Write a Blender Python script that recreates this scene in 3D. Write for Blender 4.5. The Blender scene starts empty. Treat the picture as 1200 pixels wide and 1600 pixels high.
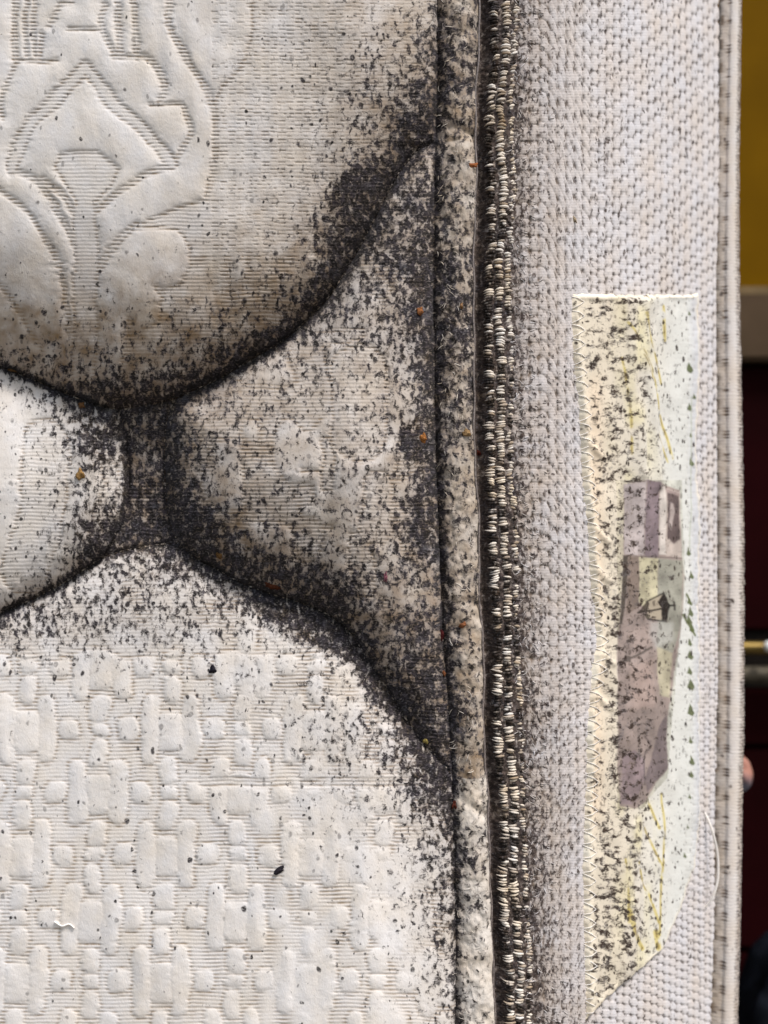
import bpy, math, random
import numpy as np
R = math.radians
random.seed(4)
rng = np.random.default_rng(7)
S = bpy.context.scene

# ---------------------------------------------------------------- camera, sky, sun, exposure
CAMZ = 0.80
KP = 0.4 / 0.6 / 1200.0            # metres per photo pixel at one metre
PX = KP * 0.6                      # one photo pixel on the mattress, in metres
cam_d = bpy.data.cameras.new('camera'); cam = bpy.data.objects.new('camera', cam_d)
S.collection.objects.link(cam); S.camera = cam
cam.location = (0, 0, CAMZ); cam.rotation_euler = (R(90), 0, 0)
cam_d.sensor_fit = 'HORIZONTAL'; cam_d.sensor_width = 36; cam_d.lens = 54
cam_d.clip_start = 0.02; cam_d.clip_end = 60
cam_d.dof.use_dof = True; cam_d.dof.focus_distance = 0.592; cam_d.dof.aperture_fstop = 9.0
SUN_EL, SUN_ROT = 58, 136
w = bpy.data.worlds.new('World'); S.world = w; w.use_nodes = True
nt = w.node_tree; bg = nt.nodes['Background']
sk = nt.nodes.new('ShaderNodeTexSky'); sk.sky_type = 'NISHITA'; sk.sun_disc = False
sk.sun_elevation = R(SUN_EL); sk.sun_rotation = R(SUN_ROT)
sk.air_density = 1.6; sk.dust_density = 3.0
nt.links.new(sk.outputs[0], bg.inputs[0]); bg.inputs[1].default_value = 0.062
sd_ = bpy.data.lights.new('sun', 'SUN'); sun = bpy.data.objects.new('sun', sd_); S.collection.objects.link(sun)
sd_.energy = 1.5; sd_.angle = R(11); sd_.color = (1.0, .968, .935)
e, r = R(SUN_EL), R(SUN_ROT)
from mathutils import Vector
D = Vector((math.sin(r) * math.cos(e), math.cos(r) * math.cos(e), math.sin(e)))
sun.rotation_euler = D.to_track_quat('Z', 'Y').to_euler()
S.view_settings.view_transform = 'Standard'; S.view_settings.look = 'None'
S.view_settings.exposure = 1.36; S.view_settings.gamma = 1
S.cycles.max_bounces = 6

# ---------------------------------------------------------------- numpy helpers
def sstep(a, b, x):
    t = np.clip((x - a) / (b - a), 0, 1); return t * t * (3 - 2 * t)
def ease(Y, pts):
    p = np.array(pts, float); return np.interp(Y, p[:, 0], p[:, 1])
_tab = {}
def vn(x, y, seed=0):                 # smooth value noise 0..1
    if seed not in _tab: _tab[seed] = np.random.default_rng(1000 + seed).random((256, 256)).astype(np.float32)
    t = _tab[seed]
    xi = np.floor(x).astype(np.int32); yi = np.floor(y).astype(np.int32)
    fx = (x - xi).astype(np.float32); fy = (y - yi).astype(np.float32)
    fx = fx * fx * (3 - 2 * fx); fy = fy * fy * (3 - 2 * fy)
    a = t[xi & 255, yi & 255]; b = t[(xi + 1) & 255, yi & 255]
    c = t[xi & 255, (yi + 1) & 255]; d = t[(xi + 1) & 255, (yi + 1) & 255]
    return (a * (1 - fx) + b * fx) * (1 - fy) + (c * (1 - fx) + d * fx) * fy
def fbm(x, y, seed=0, o=3):
    s = 0; a = .5; n = 0
    for i in range(o):
        s = s + a * vn(x * 2 ** i, y * 2 ** i, seed + i); n += a; a *= .5
    return s / n
def pdist(X, Y, pts):                 # distance to a polyline
    d = np.full(X.shape, 1e9, np.float32)
    for (x0, y0), (x1, y1) in zip(pts[:-1], pts[1:]):
        vx, vy = x1 - x0, y1 - y0; L = vx * vx + vy * vy + 1e-9
        t = np.clip(((X - x0) * vx + (Y - y0) * vy) / L, 0, 1)
        d = np.minimum(d, np.hypot(X - x0 - t * vx, Y - y0 - t * vy))
    return d
def inside(X, Y, poly):
    c = np.zeros(X.shape, bool); n = len(poly)
    for i in range(n):
        x0, y0 = poly[i]; x1, y1 = poly[(i + 1) % n]
        if y0 == y1: continue
        c ^= ((y0 > Y) != (y1 > Y)) & (X < (x1 - x0) * (Y - y0) / (y1 - y0) + x0)
    return c
def psdf(X, Y, poly):                 # positive inside
    d = pdist(X, Y, list(poly) + [poly[0]])
    return np.where(inside(X, Y, poly), d, -d)
def smooth_line(pts, n=4):            # Catmull-Rom through the traced points
    P = np.array(pts, float); P = np.vstack([2 * P[0] - P[1], P, 2 * P[-1] - P[-2]]); out = []
    for i in range(1, len(P) - 2):
        a, b, c, d = P[i - 1:i + 3]
        for k in range(n):
            t = k / n
            out.append(.5 * (2 * b + (c - a) * t + (2 * a - 5 * b + 4 * c - d) * t * t + (3 * b - 3 * c + d - a) * t ** 3))
    out.append(P[-2]); return [tuple(q) for q in out]
def lin(*c):
    c = np.array(c, float) / 255.; return np.where(c <= .04045, c / 12.92, ((c + .055) / 1.055) ** 2.4)

# ---------------------------------------------------------------- cross-section of the mattress (plan view)
def slope(X):                         # dy/dx of the cover: sleeping side, rounded corner, border rolling away
    return np.interp(X, [-1500, 300, 640, 745, 800, 900, 1000, 1110, 1200], [-.14, -.14, -.08, .12, .35, .60, .95, 1.35, 1.6])
_X = np.arange(-1700, 1240, 1.0)
def _integrate():
    i0 = int(745 + 1700); x = np.zeros_like(_X); y = np.zeros_like(_X); T = slope(_X)
    y[i0] = .6; x[i0] = (745 - 600) * KP * .6
    for rg, s in ((range(i0, len(_X) - 1), 1), (range(i0, 0, -1), -1)):
        for i in rg:
            rx = (_X[i] - 600) * KP; j = i + s
            dx = y[i] * KP * s / (1 - rx * T[i])
            x[j] = x[i] + dx; y[j] = y[i] + dx * T[i]
    return x, y, T
_x, _y, _T = _integrate()
def world(X, Y, h):                   # cover coordinates (traced in photo pixels) -> metres, h = height off the cover
    x = np.interp(X, _X, _x); y = np.interp(X, _X, _y); T = np.interp(X, _X, _T)
    z = CAMZ - (Y - 800) * KP * y; L = np.sqrt(1 + T * T)
    k = 1 - sstep(640, 745, X); q = h * PX          # the wide soft pads swell towards the room, the corner and border along their own normal
    return x + q * ((1 - k) * T / L - k * x / y), y - q * ((1 - k) / L + k), z - q * k * (z - CAMZ) / y
_arc = np.concatenate([[0], np.cumsum(np.hypot(np.diff(_x), np.diff(_y)))]) / PX

# ---------------------------------------------------------------- object helpers
C = S.collection
def tag(o, label=None, cat=None, group=None, kind=None):
    for k, v in (('label', label), ('category', cat), ('group', group), ('kind', kind)):
        if v: o[k] = v
    return o
def empty(name, loc): 
    o = bpy.data.objects.new(name, None); o.location = loc; o.empty_display_size = .02; C.objects.link(o); return o
def link(name, me, mat, parent=None):
    o = bpy.data.objects.new(name, me); C.objects.link(o)
    if mat: me.materials.append(mat)
    if parent:
        o.parent = parent; o.matrix_parent_inverse = parent.matrix_basis.inverted()
    return o
def np_mesh(name, co, quads, attrs=None, smooth=True):
    me = bpy.data.meshes.new(name); n = len(co); q = len(quads); k = quads.shape[1]
    me.vertices.add(n); me.vertices.foreach_set('co', co.astype(np.float32).ravel())
    me.loops.add(q * k); me.loops.foreach_set('vertex_index', quads.astype(np.int32).ravel())
    me.polygons.add(q); me.polygons.foreach_set('loop_start', np.arange(0, q * k, k, dtype=np.int32))
    me.polygons.foreach_set('use_smooth', np.full(q, smooth))
    for a, v in (attrs or {}).items():
        if v.ndim == 1:
            at = me.attributes.new(a, 'FLOAT', 'POINT'); at.data.foreach_set('value', v.astype(np.float32))
        else:
            at = me.attributes.new(a, 'FLOAT_VECTOR', 'POINT'); at.data.foreach_set('vector', v.astype(np.float32).ravel())
    me.update(calc_edges=True); me.validate(); return me
def grid_quads(nr, nc):
    i = np.arange(nr * nc).reshape(nr, nc)
    return np.stack([i[:-1, :-1], i[1:, :-1], i[1:, 1:], i[:-1, 1:]], -1)
def sub_mesh(name, co, quads, attrs):
    u, inv = np.unique(quads, return_inverse=True)
    return np_mesh(name, co[u], inv.reshape(-1, 4), {a: v[u] for a, v in attrs.items()})
def tube(path, rad, sides=6, seed=None):
    P = np.array(path, float); n = len(P); V = []; 
    for i in range(n):
        t = P[min(i + 1, n - 1)] - P[max(i - 1, 0)]; t /= np.linalg.norm(t) + 1e-12
        a = np.cross(t, (0, 1, .1)); a /= np.linalg.norm(a) + 1e-12; b = np.cross(t, a)
        rr = rad[i] if hasattr(rad, '__len__') else rad
        for k in range(sides):
            f = 2 * math.pi * k / sides; V.append(P[i] + rr * (math.cos(f) * a + math.sin(f) * b))
    Q = [[i * sides + k, i * sides + (k + 1) % sides, (i + 1) * sides + (k + 1) % sides, (i + 1) * sides + k]
         for i in range(n - 1) for k in range(sides)]
    return np.array(V), np.array(Q)
def merge(parts):
    V = []; Q = []; o = 0
    for v, q in parts: V.append(v); Q.append(q + o); o += len(v)
    return np.vstack(V), np.vstack(Q)

# ---------------------------------------------------------------- materials
def newmat(name):
    m = bpy.data.materials.new(name); m.use_nodes = True; t = m.node_tree
    return m, t, t.nodes['Principled BSDF']
class NB:
    def __init__(s, t): s.t = t
    def n(s, ty, **kw):
        o = s.t.nodes.new(ty)
        for k, v in kw.items(): setattr(o, k, v)
        return o
    def put(s, sock, v):
        if hasattr(v, 'is_linked') or isinstance(v, bpy.types.NodeSocket): s.t.links.new(v, sock)
        else: sock.default_value = v
    def m(s, op, a, b=0.0, c=None, clamp=False):
        o = s.n('ShaderNodeMath', operation=op); o.use_clamp = clamp
        s.put(o.inputs[0], a); s.put(o.inputs[1], b)
        if c is not None: s.put(o.inputs[2], c)
        return o.outputs[0]
    def attr(s, name, out='Fac'):
        o = s.n('ShaderNodeAttribute', attribute_name=name); return o.outputs[out]
    def noise(s, vec, scale, detail=2, rough=.5):
        o = s.n('ShaderNodeTexNoise'); s.put(o.inputs['Vector'], vec)
        o.inputs['Scale'].default_value = scale; o.inputs['Detail'].default_value = detail; o.inputs['Roughness'].default_value = rough
        return o.outputs['Fac']
    def scale(s, vec, xyz, off=(0, 0, 0)):
        o = s.n('ShaderNodeMapping'); s.put(o.inputs['Vector'], vec)
        o.inputs['Scale'].default_value = xyz; o.inputs['Location'].default_value = off; return o.outputs[0]
    def mix(s, f, a, b):
        o = s.n('ShaderNodeMix', data_type='RGBA'); s.put(o.inputs[0], f)
        s.put(o.inputs[6], a if not isinstance(a, tuple) else (*a, 1)); s.put(o.inputs[7], b if not isinstance(b, tuple) else (*b, 1))
        return o.outputs[2]
    def ramp(s, v, a, b, clamp=True):
        o = s.n('ShaderNodeMapRange'); s.put(o.inputs[0], v); o.inputs[1].default_value = a; o.inputs[2].default_value = b
        return o.outputs[0]

def cloth(name, base, cream, streak=(1 / 9.0, 1 / 13.), print_attr=False, groove_col=(.25, .17, .10), dark=(.0085, .007, .007),
          grey=(.044, .036, .044), thread=(1 / 2.6, 1 / 5.), bump=.35, dots=1.0, gain=1.0):
    m, t, P = newmat(name); b = NB(t)
    v = b.attr('fabric', 'Vector'); M = b.attr('mould'); M = b.m('MULTIPLY', M, gain)
    warp = b.n('ShaderNodeTexNoise'); b.put(warp.inputs['Vector'], v); warp.inputs['Scale'].default_value = 1 / 14; warp.inputs['Detail'].default_value = 1
    wv = b.n('ShaderNodeVectorMath', operation='MULTIPLY_ADD'); b.put(wv.inputs[0], warp.outputs['Color'])
    wv.inputs[1].default_value = (9, 9, 0); b.put(wv.inputs[2], v); wv = wv.outputs[0]
    # mould growing through the knit: streaks along the wales, clotting where it is dense
    n1 = b.noise(b.scale(wv, (streak[0], streak[1], 1)), 1, 3, .62)
    n2 = b.noise(b.scale(wv, (1 / 26, 1 / 34, 1), (31, 7, 0)), 1, 2, .6)
    nn = b.m('ADD', b.m('MULTIPLY', n1, .84), b.m('MULTIPLY', n2, .16))
    nn = b.m('ADD', nn, b.m('MULTIPLY', b.m('SUBTRACT', b.noise(b.scale(v, (1 / 5., 1 / 2.6, 1), (13, 44, 0)), 1, 2, .65), .5), .20))
    thr = b.m('SUBTRACT', .675, b.m('MULTIPLY', b.m('MINIMUM', M, 1.25), .25))
    spot = b.m('MULTIPLY', b.m('SUBTRACT', nn, thr), 10.5, clamp=True)
    # single specks
    out = spot
    for sx, sy, off, rmax, kk in ((1 / 15, 1 / 19, 3, .27, .85), (1 / 9, 1 / 12, 61, .30, .55)):
        vo = b.n('ShaderNodeTexVoronoi'); vo.feature = 'F1'; b.put(vo.inputs['Vector'], b.scale(wv, (sx, sy, 1), (off, off, 0)))
        vo.inputs['Scale'].default_value = 1; vo.inputs['Randomness'].default_value = 1
        sp = b.n('ShaderNodeSeparateColor'); b.put(sp.inputs[0], vo.outputs['Color'])
        on = b.m('LESS_THAN', sp.outputs[0], b.m('MULTIPLY', M, 1.25 * kk * dots)) if 0 else b.m('LESS_THAN', sp.outputs[0], b.m('MULTIPLY', b.m('POWER', M, .8), 1.5 * kk * dots))
        rad = b.m('MULTIPLY_ADD', sp.outputs[1], rmax * .75, rmax * .42)
        dd = b.m('MULTIPLY', b.m('SUBTRACT', rad, vo.outputs['Distance']), 9.0, clamp=True)
        out = b.m('MAXIMUM', out, b.m('MULTIPLY', b.m('MULTIPLY', dd, on), b.m('MULTIPLY_ADD', sp.outputs[2], .5, .5)))
    # base cloth
    var = b.noise(b.scale(v, (1 / 60, 1 / 80, 1)), 1, 3, .6)
    col = b.mix(b.ramp(var, .35, .7), base, cream)
    if print_attr:
        col = b.mix(b.attr('paint_mask'), col, b.attr('print', 'Vector'))
    rib = b.attr('rib'); col = b.mix(b.m('MULTIPLY', rib, .85, clamp=True), col, groove_col)  # tint for the rib grooves, rib ends and knit holes
    yarn = b.noise(b.scale(v, (1 / 2.2, 1 / 3.2, 1)), 1, 2, .6)
    col = b.mix(b.ramp(yarn, .55, .8), col, b.mix(.35, col, (.36, .30, .25)))
    st = b.attr('stain_shade'); col = b.mix(b.m('MULTIPLY', st, b.ramp(b.noise(wv, 1 / 30, 3), .05, .70), clamp=True), col, (.215, .138, .07))  # brown for stains and for the shade painted onto the pads
    mc = b.mix(b.ramp(b.noise(b.scale(wv, (1 / 7, 1 / 9, 1), (9, 2, 0)), 1, 2), .42, .78), dark, grey)
    haze = b.m('MULTIPLY', b.m('POWER', b.m('MINIMUM', M, 1.0), 2.6), .42)
    col = b.mix(haze, col, (.17, .135, .12))
    soft_ = b.m('MULTIPLY', b.m('SUBTRACT', b.m('ADD', nn, b.m('MULTIPLY', b.m('SUBTRACT', b.noise(b.scale(wv, (1 / 6, 1 / 14, 1), (77, 3, 0)), 1, 2, .6), .5), .5)), b.m('SUBTRACT', thr, .035)), 6.0, clamp=True)
    col = b.mix(b.m('MULTIPLY', soft_, b.m('MULTIPLY', b.m('MINIMUM', M, 1.0), 1.0)), col, b.mix(b.ramp(n2, .35, .65), (.16, .12, .085), (.15, .14, .155)))
    light = b.ramp(b.noise(b.scale(v, (1 / 4., 1 / 2.6, 1), (5, 5, 0)), 1, 2), .53, .66)   # clean fibre tips showing through
    out = b.m('MULTIPLY', out, b.ramp(b.noise(b.scale(v, (1 / 17, 1 / 21, 1), (70, 4, 0)), 1, 3, .65), .08, .43))
    alpha = b.m('MULTIPLY', out, b.m('SUBTRACT', .96, b.m('MULTIPLY', light, .5)))
    col = b.mix(alpha, col, mc)
    b.put(P.inputs['Base Color'], col); P.inputs['Roughness'].default_value = .85
    P.inputs['Specular IOR Level'].default_value = .12
    P.inputs['Sheen Weight'].default_value = .03; P.inputs['Sheen Roughness'].default_value = .5
    bn = b.n('ShaderNodeBump'); bn.inputs['Strength'].default_value = bump; bn.inputs['Distance'].default_value = .0005
    hh = b.m('ADD', b.noise(b.scale(wv, (thread[0], thread[1], 1)), 1, 2, .6), b.m('MULTIPLY', out, .25))
    b.put(bn.inputs['Height'], hh); b.put(P.inputs['Normal'], bn.outputs[0])
    return m
def simple(name, col, rough=.6, metal=0, var=.25, scale=30, bump=0):
    m, t, P = newmat(name); b = NB(t)
    tc = b.n('ShaderNodeTexCoord').outputs['Object']
    n = b.noise(tc, scale, 4, .6)
    c = b.mix(b.ramp(n, .3, .7), tuple(x * (1 - var) for x in col), tuple(min(1, x * (1 + var)) for x in col))
    b.put(P.inputs['Base Color'], c); P.inputs['Specular IOR Level'].default_value = .5 if rough < .5 else .03; P.inputs['Roughness'].default_value = rough; P.inputs['Metallic'].default_value = metal
    if bump:
        bn = b.n('ShaderNodeBump'); bn.inputs['Strength'].default_value = bump; bn.inputs['Distance'].default_value = .002
        b.put(bn.inputs['Height'], n); b.put(P.inputs['Normal'], bn.outputs[0])
    return m
M_panel = cloth('quilted_damask', (.725, .695, .685), (.72, .655, .59))
M_tape = cloth('velour_tape', (.66, .62, .58), (.62, .54, .45), streak=(1 / 10., 1 / 15), bump=.7)
M_border = cloth('knitted_border_cloth', (.60, .585, .61), (.60, .54, .505), streak=(1 / 7., 1 / 11), bump=.45, dots=.8, groove_col=(.055, .04, .033),
                 dark=(.03, .022, .02), grey=(.11, .08, .068))
M_loop = cloth('stitch_yarn', (.74, .70, .66), (.66, .55, .42), streak=(1 / 13., 1 / 10.), bump=.5, dark=(.007, .005, .004), grey=(.045, .028, .018))
M_label = cloth('printed_label_cloth', (.76, .71, .60), (.78, .66, .50), streak=(1 / 19., 1 / 11.), print_attr=True, bump=.12, dots=2.2,
                dark=(.018, .010, .007), grey=(.05, .03, .022))
M_thread = simple('white_thread', (.70, .66, .62), .6)
M_mono = simple('edge_thread_grey', (.17, .14, .13), .35, var=.6, scale=900)
M_back = simple('back_cloth', (.6, .57, .55), .9)

# ---------------------------------------------------------------- traced lines of the cover
groove = lambda Y: ease(Y, [(-900, 684), (0, 683), (200, 683), (300, 678), (500, 677), (700, 680), (850, 686), (1000, 692), (1100, 700), (1200, 706), (1400, 711), (1600, 711), (3100, 712)])
edge = lambda Y: ease(Y, [(-900, 752), (0, 748), (200, 744), (400, 741), (600, 740), (750, 744), (900, 750), (1000, 753), (1150, 757), (1250, 761), (1400, 767), (1600, 772), (3100, 790)]) + 1.3 * np.sin(Y / 39.) + .8 * np.sin(Y / 14. + 1)
far0 = lambda Y: ease(Y, [(-900, 1122), (0, 1122), (150, 1117), (330, 1112), (430, 1109), (1000, 1111), (1200, 1108), (1400, 1107), (1600, 1101), (3100, 1060)])
far1 = lambda Y: ease(Y, [(-900, 1158), (0, 1157), (250, 1153), (430, 1153), (600, 1156), (850, 1160), (1130, 1160), (1250, 1157), (1400, 1155), (1600, 1150), (3100, 1110)])
S_up = smooth_line([(-1700, 300), (-400, 430), (-150, 520), (0, 573), (60, 597), (110, 618), (150, 633), (182, 639)])
S_ur = smooth_line([(182, 639), (230, 632), (275, 622), (300, 611), (350, 587), (400, 557), (440, 533), (480, 500), (515, 462), (545, 415), (575, 362), (597, 318), (622, 272), (648, 238), (665, 228), (682, 223)])
S_jl = smooth_line([(182, 639), (193, 665), (197, 700), (200, 745), (197, 785), (186, 825), (158, 873)])
S_jr = smooth_line([(275, 622), (262, 650), (257, 700), (258, 750), (262, 800), (275, 840), (300, 868), (340, 890), (380, 912), (430, 930), (480, 945), (520, 965), (550, 993), (575, 1030), (602, 1072), (632, 1120), (662, 1160), (690, 1190), (707, 1213)])
S_lo = smooth_line([(-1700, 1330), (-400, 1190), (-150, 1030), (0, 958), (50, 936), (100, 910), (150, 877), (158, 873), (196, 860), (240, 852), (280, 848)])
P_up = S_up + S_ur[1:] + [(760, 223), (760, -950), (-1750, -950), (-1750, 290)]
P_left = S_up + S_jl[1:] + [p for p in S_lo[::-1] if p[0] < 158] + [(-1750, 1330), (-1750, 300)]
P_junc = [p for p in S_ur if p[0] <= 275] + [p for p in S_jr[1:] if p[1] < 848] + [p for p in S_lo[::-1] if p[0] > 158] + S_jl[::-1]
P_tri = S_jr[::-1] + S_ur[8:] + [(760, 223), (760, 1213)]

# ---------------------------------------------------------------- the cover as one sheet, split into its quilted pads, tape and border
ext_l = -70 - np.cumsum(np.geomspace(3, 160, 22)); ext_l = ext_l[ext_l > -1500][::-1]
Xc = np.concatenate([ext_l, np.arange(-70, 742, 1.75), np.arange(742, 1124, 1.5)])
ext_t = -60 - np.cumsum(np.geomspace(2, 90, 24)); ext_t = ext_t[ext_t > -900][::-1]
ext_b = 1660 + np.cumsum(np.geomspace(2, 110, 30)); ext_b = ext_b[ext_b < 3180]
ZB = 800 + (CAMZ - .004) / (KP * .6)
Yc = np.concatenate([ext_t, np.arange(-60, 1660, 1.4), ext_b])
X, Y = np.meshgrid(Xc, Yc); X = X.astype(np.float32); Y = Y.astype(np.float32)
gx, ex, f0 = groove(Y), edge(Y), far0(Y)
fine = sstep(-75, -50, X) * sstep(-70, -45, Y) * (1 - sstep(1645, 1665, Y))
on_panel = X < gx
dU, dUR, dJL, dJR, dLO = [pdist(X, Y, s) for s in (S_up, S_ur, S_jl, S_jr, S_lo)]
dG = np.abs(X - gx)
cell = np.full(X.shape, 4, np.int8)                       # 4 = lower pad
cell[inside(X, Y, P_left)] = 1; cell[inside(X, Y, P_up)] = 0; cell[inside(X, Y, P_tri)] = 3; cell[inside(X, Y, P_junc)] = 2
dS = np.minimum.reduce([dU, dUR, dJR, dLO])
dS = np.minimum(dS, np.where(cell == 3, 1e9, dJL + np.clip(Y - 820, 0, 80) * .15))
H = np.array([38, 30, -5, 38, 30])[cell]; SG = np.array([28, 22, 12, 27, 32])[cell]; BG = np.array([92, 36, 0, 56, 22])[cell]
h = H * (1 - np.exp(-dS / SG)) + BG * (1 - np.exp(-dS / 150))
h = h - 5 * np.exp(-(dS / 4.0) ** 2)
gd = 1 - np.exp(-dG / 11)
roll = sstep(0, 150, gx - X)
h = np.where(on_panel, h * (gd ** .8) * (.42 + .58 * roll) , h)
h += on_panel * 9 * (fbm(X / 120, Y / 150, 3) - .5)
# quilting puckers close to the seams
pk = np.exp(-dS / 38) * (1 - np.exp(-dS / 6)) * on_panel
h += fine * pk * (7 * (fbm(X / 26, Y / 30, 11, 2) - .5) + 4 * (vn(X / 9, Y / 11, 14) - .5))

# woven pattern: sd > 0 raised smooth figure, sd < 0 ribbed ground
wx = X + 8 * (vn(X / 34, Y / 34, 21) - .5) + 3.6 * (vn(X / 90, np.floor(Y / 5.9) * 1.7, 25) - .5) + 2.4 * (vn(X / 7, np.floor(Y / 5.9) * 2.3, 26) - .5); wy = Y + 6 * (vn(X / 34, Y / 34, 22) - .5)
sd = np.full(X.shape, -6., np.float32)
def strokes(lst):
    d = np.full(X.shape, 60., np.float32)
    for hw, pts in lst: d = np.minimum(d, pdist(wx, wy, smooth_line(pts, 3) if len(pts) > 2 else pts) - hw)
    return d
up_lines = [
 (5, [(262, -20), (266, 30), (274, 62), (290, 88), (306, 112), (322, 140), (334, 172), (340, 205), (336, 240), (330, 280), (322, 308)]),
 (5, [(166, 8), (161, 34), (166, 60), (178, 80), (186, 90)]), (5, [(186, 90), (230, 90), (252, 112), (259, 140), (250, 155)]),
 (3, [(235, 162), (285, 163)]), (5, [(286, 165), (297, 190), (300, 212), (285, 235), (273, 252), (262, 262)]),
 (11, [(135, 104), (118, 124), (96, 148), (68, 172), (44, 200), (27, 232), (20, 262)]),
 (11, [(135, 104), (150, 128), (172, 156), (200, 182), (228, 205), (248, 232), (268, 256)]),
 (5, [(20, 264), (52, 278), (76, 305), (92, 332), (106, 356), (114, 384)]),
 (5, [(68, 282), (90, 300), (106, 318), (120, 336)]),
 (4, [(-4, 296), (22, 312), (44, 334), (64, 356), (80, 384), (90, 412), (97, 436), (104, 470), (108, 520)]),
 (4, [(-4, 436), (14, 462), (30, 488), (48, 515), (66, 545)]),
 (20, [(133, 330), (133, 400), (134, 470), (133, 560), (130, 620)]),
 (5, [(152, 330), (170, 312), (188, 298), (228, 270), (275, 258)]),
 (5, [(23, -20), (23, 30), (24, 60), (22, 92)]), (4, [(38, -20), (42, 50), (40, 88)]), (4, [(52, 0), (54, 86)]), (4, [(66, 52), (62, 90)]),
 (3, [(22, 95), (90, 95)]), (4, [(116, 2), (96, 8), (86, 24), (76, 40)]), (3, [(106, 45), (162, 45)]),
 (5, [(186, 0), (188, 88)]), (5, [(212, -10), (212, 92)]), (3, [(176, 90), (230, 90)]),
 (4, [(10, 130), (4, 150), (6, 185)]), (6, [(152, 420), (170, 390), (196, 362), (210, 350)]), (3, [(203, 357), (282, 357)]),
 (6, [(246, 450), (262, 470), (250, 520)]), (5, [(200, 500), (196, 560)]), (4, [(24, 98), (14, 120), (8, 140)])]
if True:
    A = (X < 420) & (Y < 660) & (X > -90)
    ys = slice(None)
    su = strokes(up_lines)
    field = [(392, -900), (390, 60), (374, 105), (347, 132), (332, 158), (340, 205), (335, 250), (322, 310), (280, 322), (205, 354), (275, 362), (294, 385), (298, 412), (286, 440), (256, 450), (250, 500), (205, 520), (190, 580), (190, 660), (800, 660), (800, -900)]
    su = np.minimum(su, -psdf(wx, wy, field))
    tri = [(92, 238), (108, 234), (150, 236), (188, 262), (170, 296), (152, 318), (138, 330), (122, 326), (100, 290), (84, 262)]
    su = np.minimum(su, -psdf(wx, wy, tri))
    blobs = 34 * (fbm(X / 62, Y / 75, 41, 2) - .60)            # loose smooth leaves lower right
    su = np.where((X > 280) & (Y > 400), np.maximum(su, np.minimum(blobs, 10)), su)
    sd = np.where(cell == 0, su, sd)
# lower pad: repeating butterfly-and-tile figure
sx_ = wx + .035 * (wy - 1240); LX, LY = 112.5, 197.0
col = np.round((sx_ - 263) / LX); lx = sx_ - 263 - col * LX
ly = wy - 1139 - (np.mod(col, 2)) * LY / 2; ly = ly - LY * np.round(ly / LY)
def rbox(x, y, hx, hy, rr):
    qx = np.abs(x) - hx + rr; qy = np.abs(y) - hy + rr
    return -(np.hypot(np.maximum(qx, 0), np.maximum(qy, 0)) + np.minimum(np.maximum(qx, qy), 0) - rr)
lo = np.full(X.shape, -30.)
for dc in (-1, 0, 1):
    cc = col + dc; lx = sx_ - 263 - cc * LX; ly = wy - 1139 - np.mod(cc, 2) * LY / 2; ly = ly - LY * np.round(ly / LY)
    jx = 6 * (vn(cc * 3.3, np.round((wy - ly) / 90) + 0 * X, 24) - .5); lx = lx + jx
    lo = np.maximum.reduce([lo, rbox(np.abs(lx) - 31, ly, 15.5 - 3.5 * (ly / 54) ** 2, 54 + jx, 12), rbox(lx, ly - 4, 20, 32, 12), rbox(lx, ly + 62, 15 - .12 * np.abs(ly + 62), 23, 11), rbox(lx, ly - 66, 15, 21, 13),
                        rbox(lx, np.abs(ly) - LY / 2, 14, 11, 9), rbox(np.abs(lx) - 66, ly, 16.5, 17.5, 13)])
lo = np.minimum(lo, 40 * (fbm(X / 70, Y / 90, 55, 2) - .25) + 14)
lo = np.minimum(lo, pdist(wx, wy, [(320, 1222), (470, 1224), (650, 1222)]) - 7)
lo = np.minimum(lo, (wy - (1012 + 24 * vn(X / 40, Y * 0, 9))) * .8)
lo = np.maximum(lo, np.minimum(30 * (fbm(X / 55, Y / 80, 66, 2) - .61 - .3 * sstep(420, 300, X)), 9) - 200 * sstep(1100, 1060, Y) * 0 - 200 * (np.abs(Y - 1222) < 8))
sd = np.where(cell == 4, lo, sd)
sd = np.where(cell == 1, np.minimum(strokes([(38, [(72, 690), (66, 800), (38, 890)]), (14, [(160, 690), (172, 760), (150, 830)]), (8, [(-40, 880), (20, 900)])]), 60), sd)
st3 = strokes([(44, [(560, 580), (560, 680)]), (10, [(510, 690), (512, 760)]), (26, [(590, 760), (588, 830)]), (5, [(405, 640), (412, 700), (408, 770)]), (3, [(470, 736), (520, 736)]), (14, [(300, 700), (310, 780)]),
               (20, [(560, 850), (570, 920)]), (12, [(440, 540), (500, 530), (560, 520)]), (4, [(450, 820), (520, 826)]), (6, [(340, 800), (380, 860)]), (20, [(640, 420), (640, 320)])])
st3 = np.minimum(st3, np.maximum(60 * (fbm(X / 60, Y / 70, 68, 2) - .50), -6)); sd = np.where(cell == 3, st3, sd)
sd = np.where(cell == 2, -6 + 12 * vn(X / 22, Y / 30, 77), sd)
m_s = sstep(-5, 4.5, sd)
edgef = np.exp(-((sd + 2.2) / 3.2) ** 2)
ph = (Y + 3.0 * (vn(X / 45, Y / 60, 31) - .5) + 1.2 * (vn(X / 12, Y / 14, 32) - .5)) / 5.9
rp = np.abs(np.sin(math.pi * ph)) ** .8
big = np.where((cell == 0) & (X > 330), 1, 0)
dash = (np.abs(np.mod(X + 13 * np.mod(np.floor(ph), 4) + 3 * vn(X / 9, Y / 9, 35), 26) - 13) < 5.5)
dash = dash * big * (vn(X / 11, Y / 6, 36) > .38)
ribA = (.5 + .5 * vn(X / 50, Y / 50, 34)) * (1 - .25 * big); pat0 = big * .7 * np.cos((X + Y * .62) / 8.5) * np.cos((X - Y * .62) / 8.5)
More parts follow.
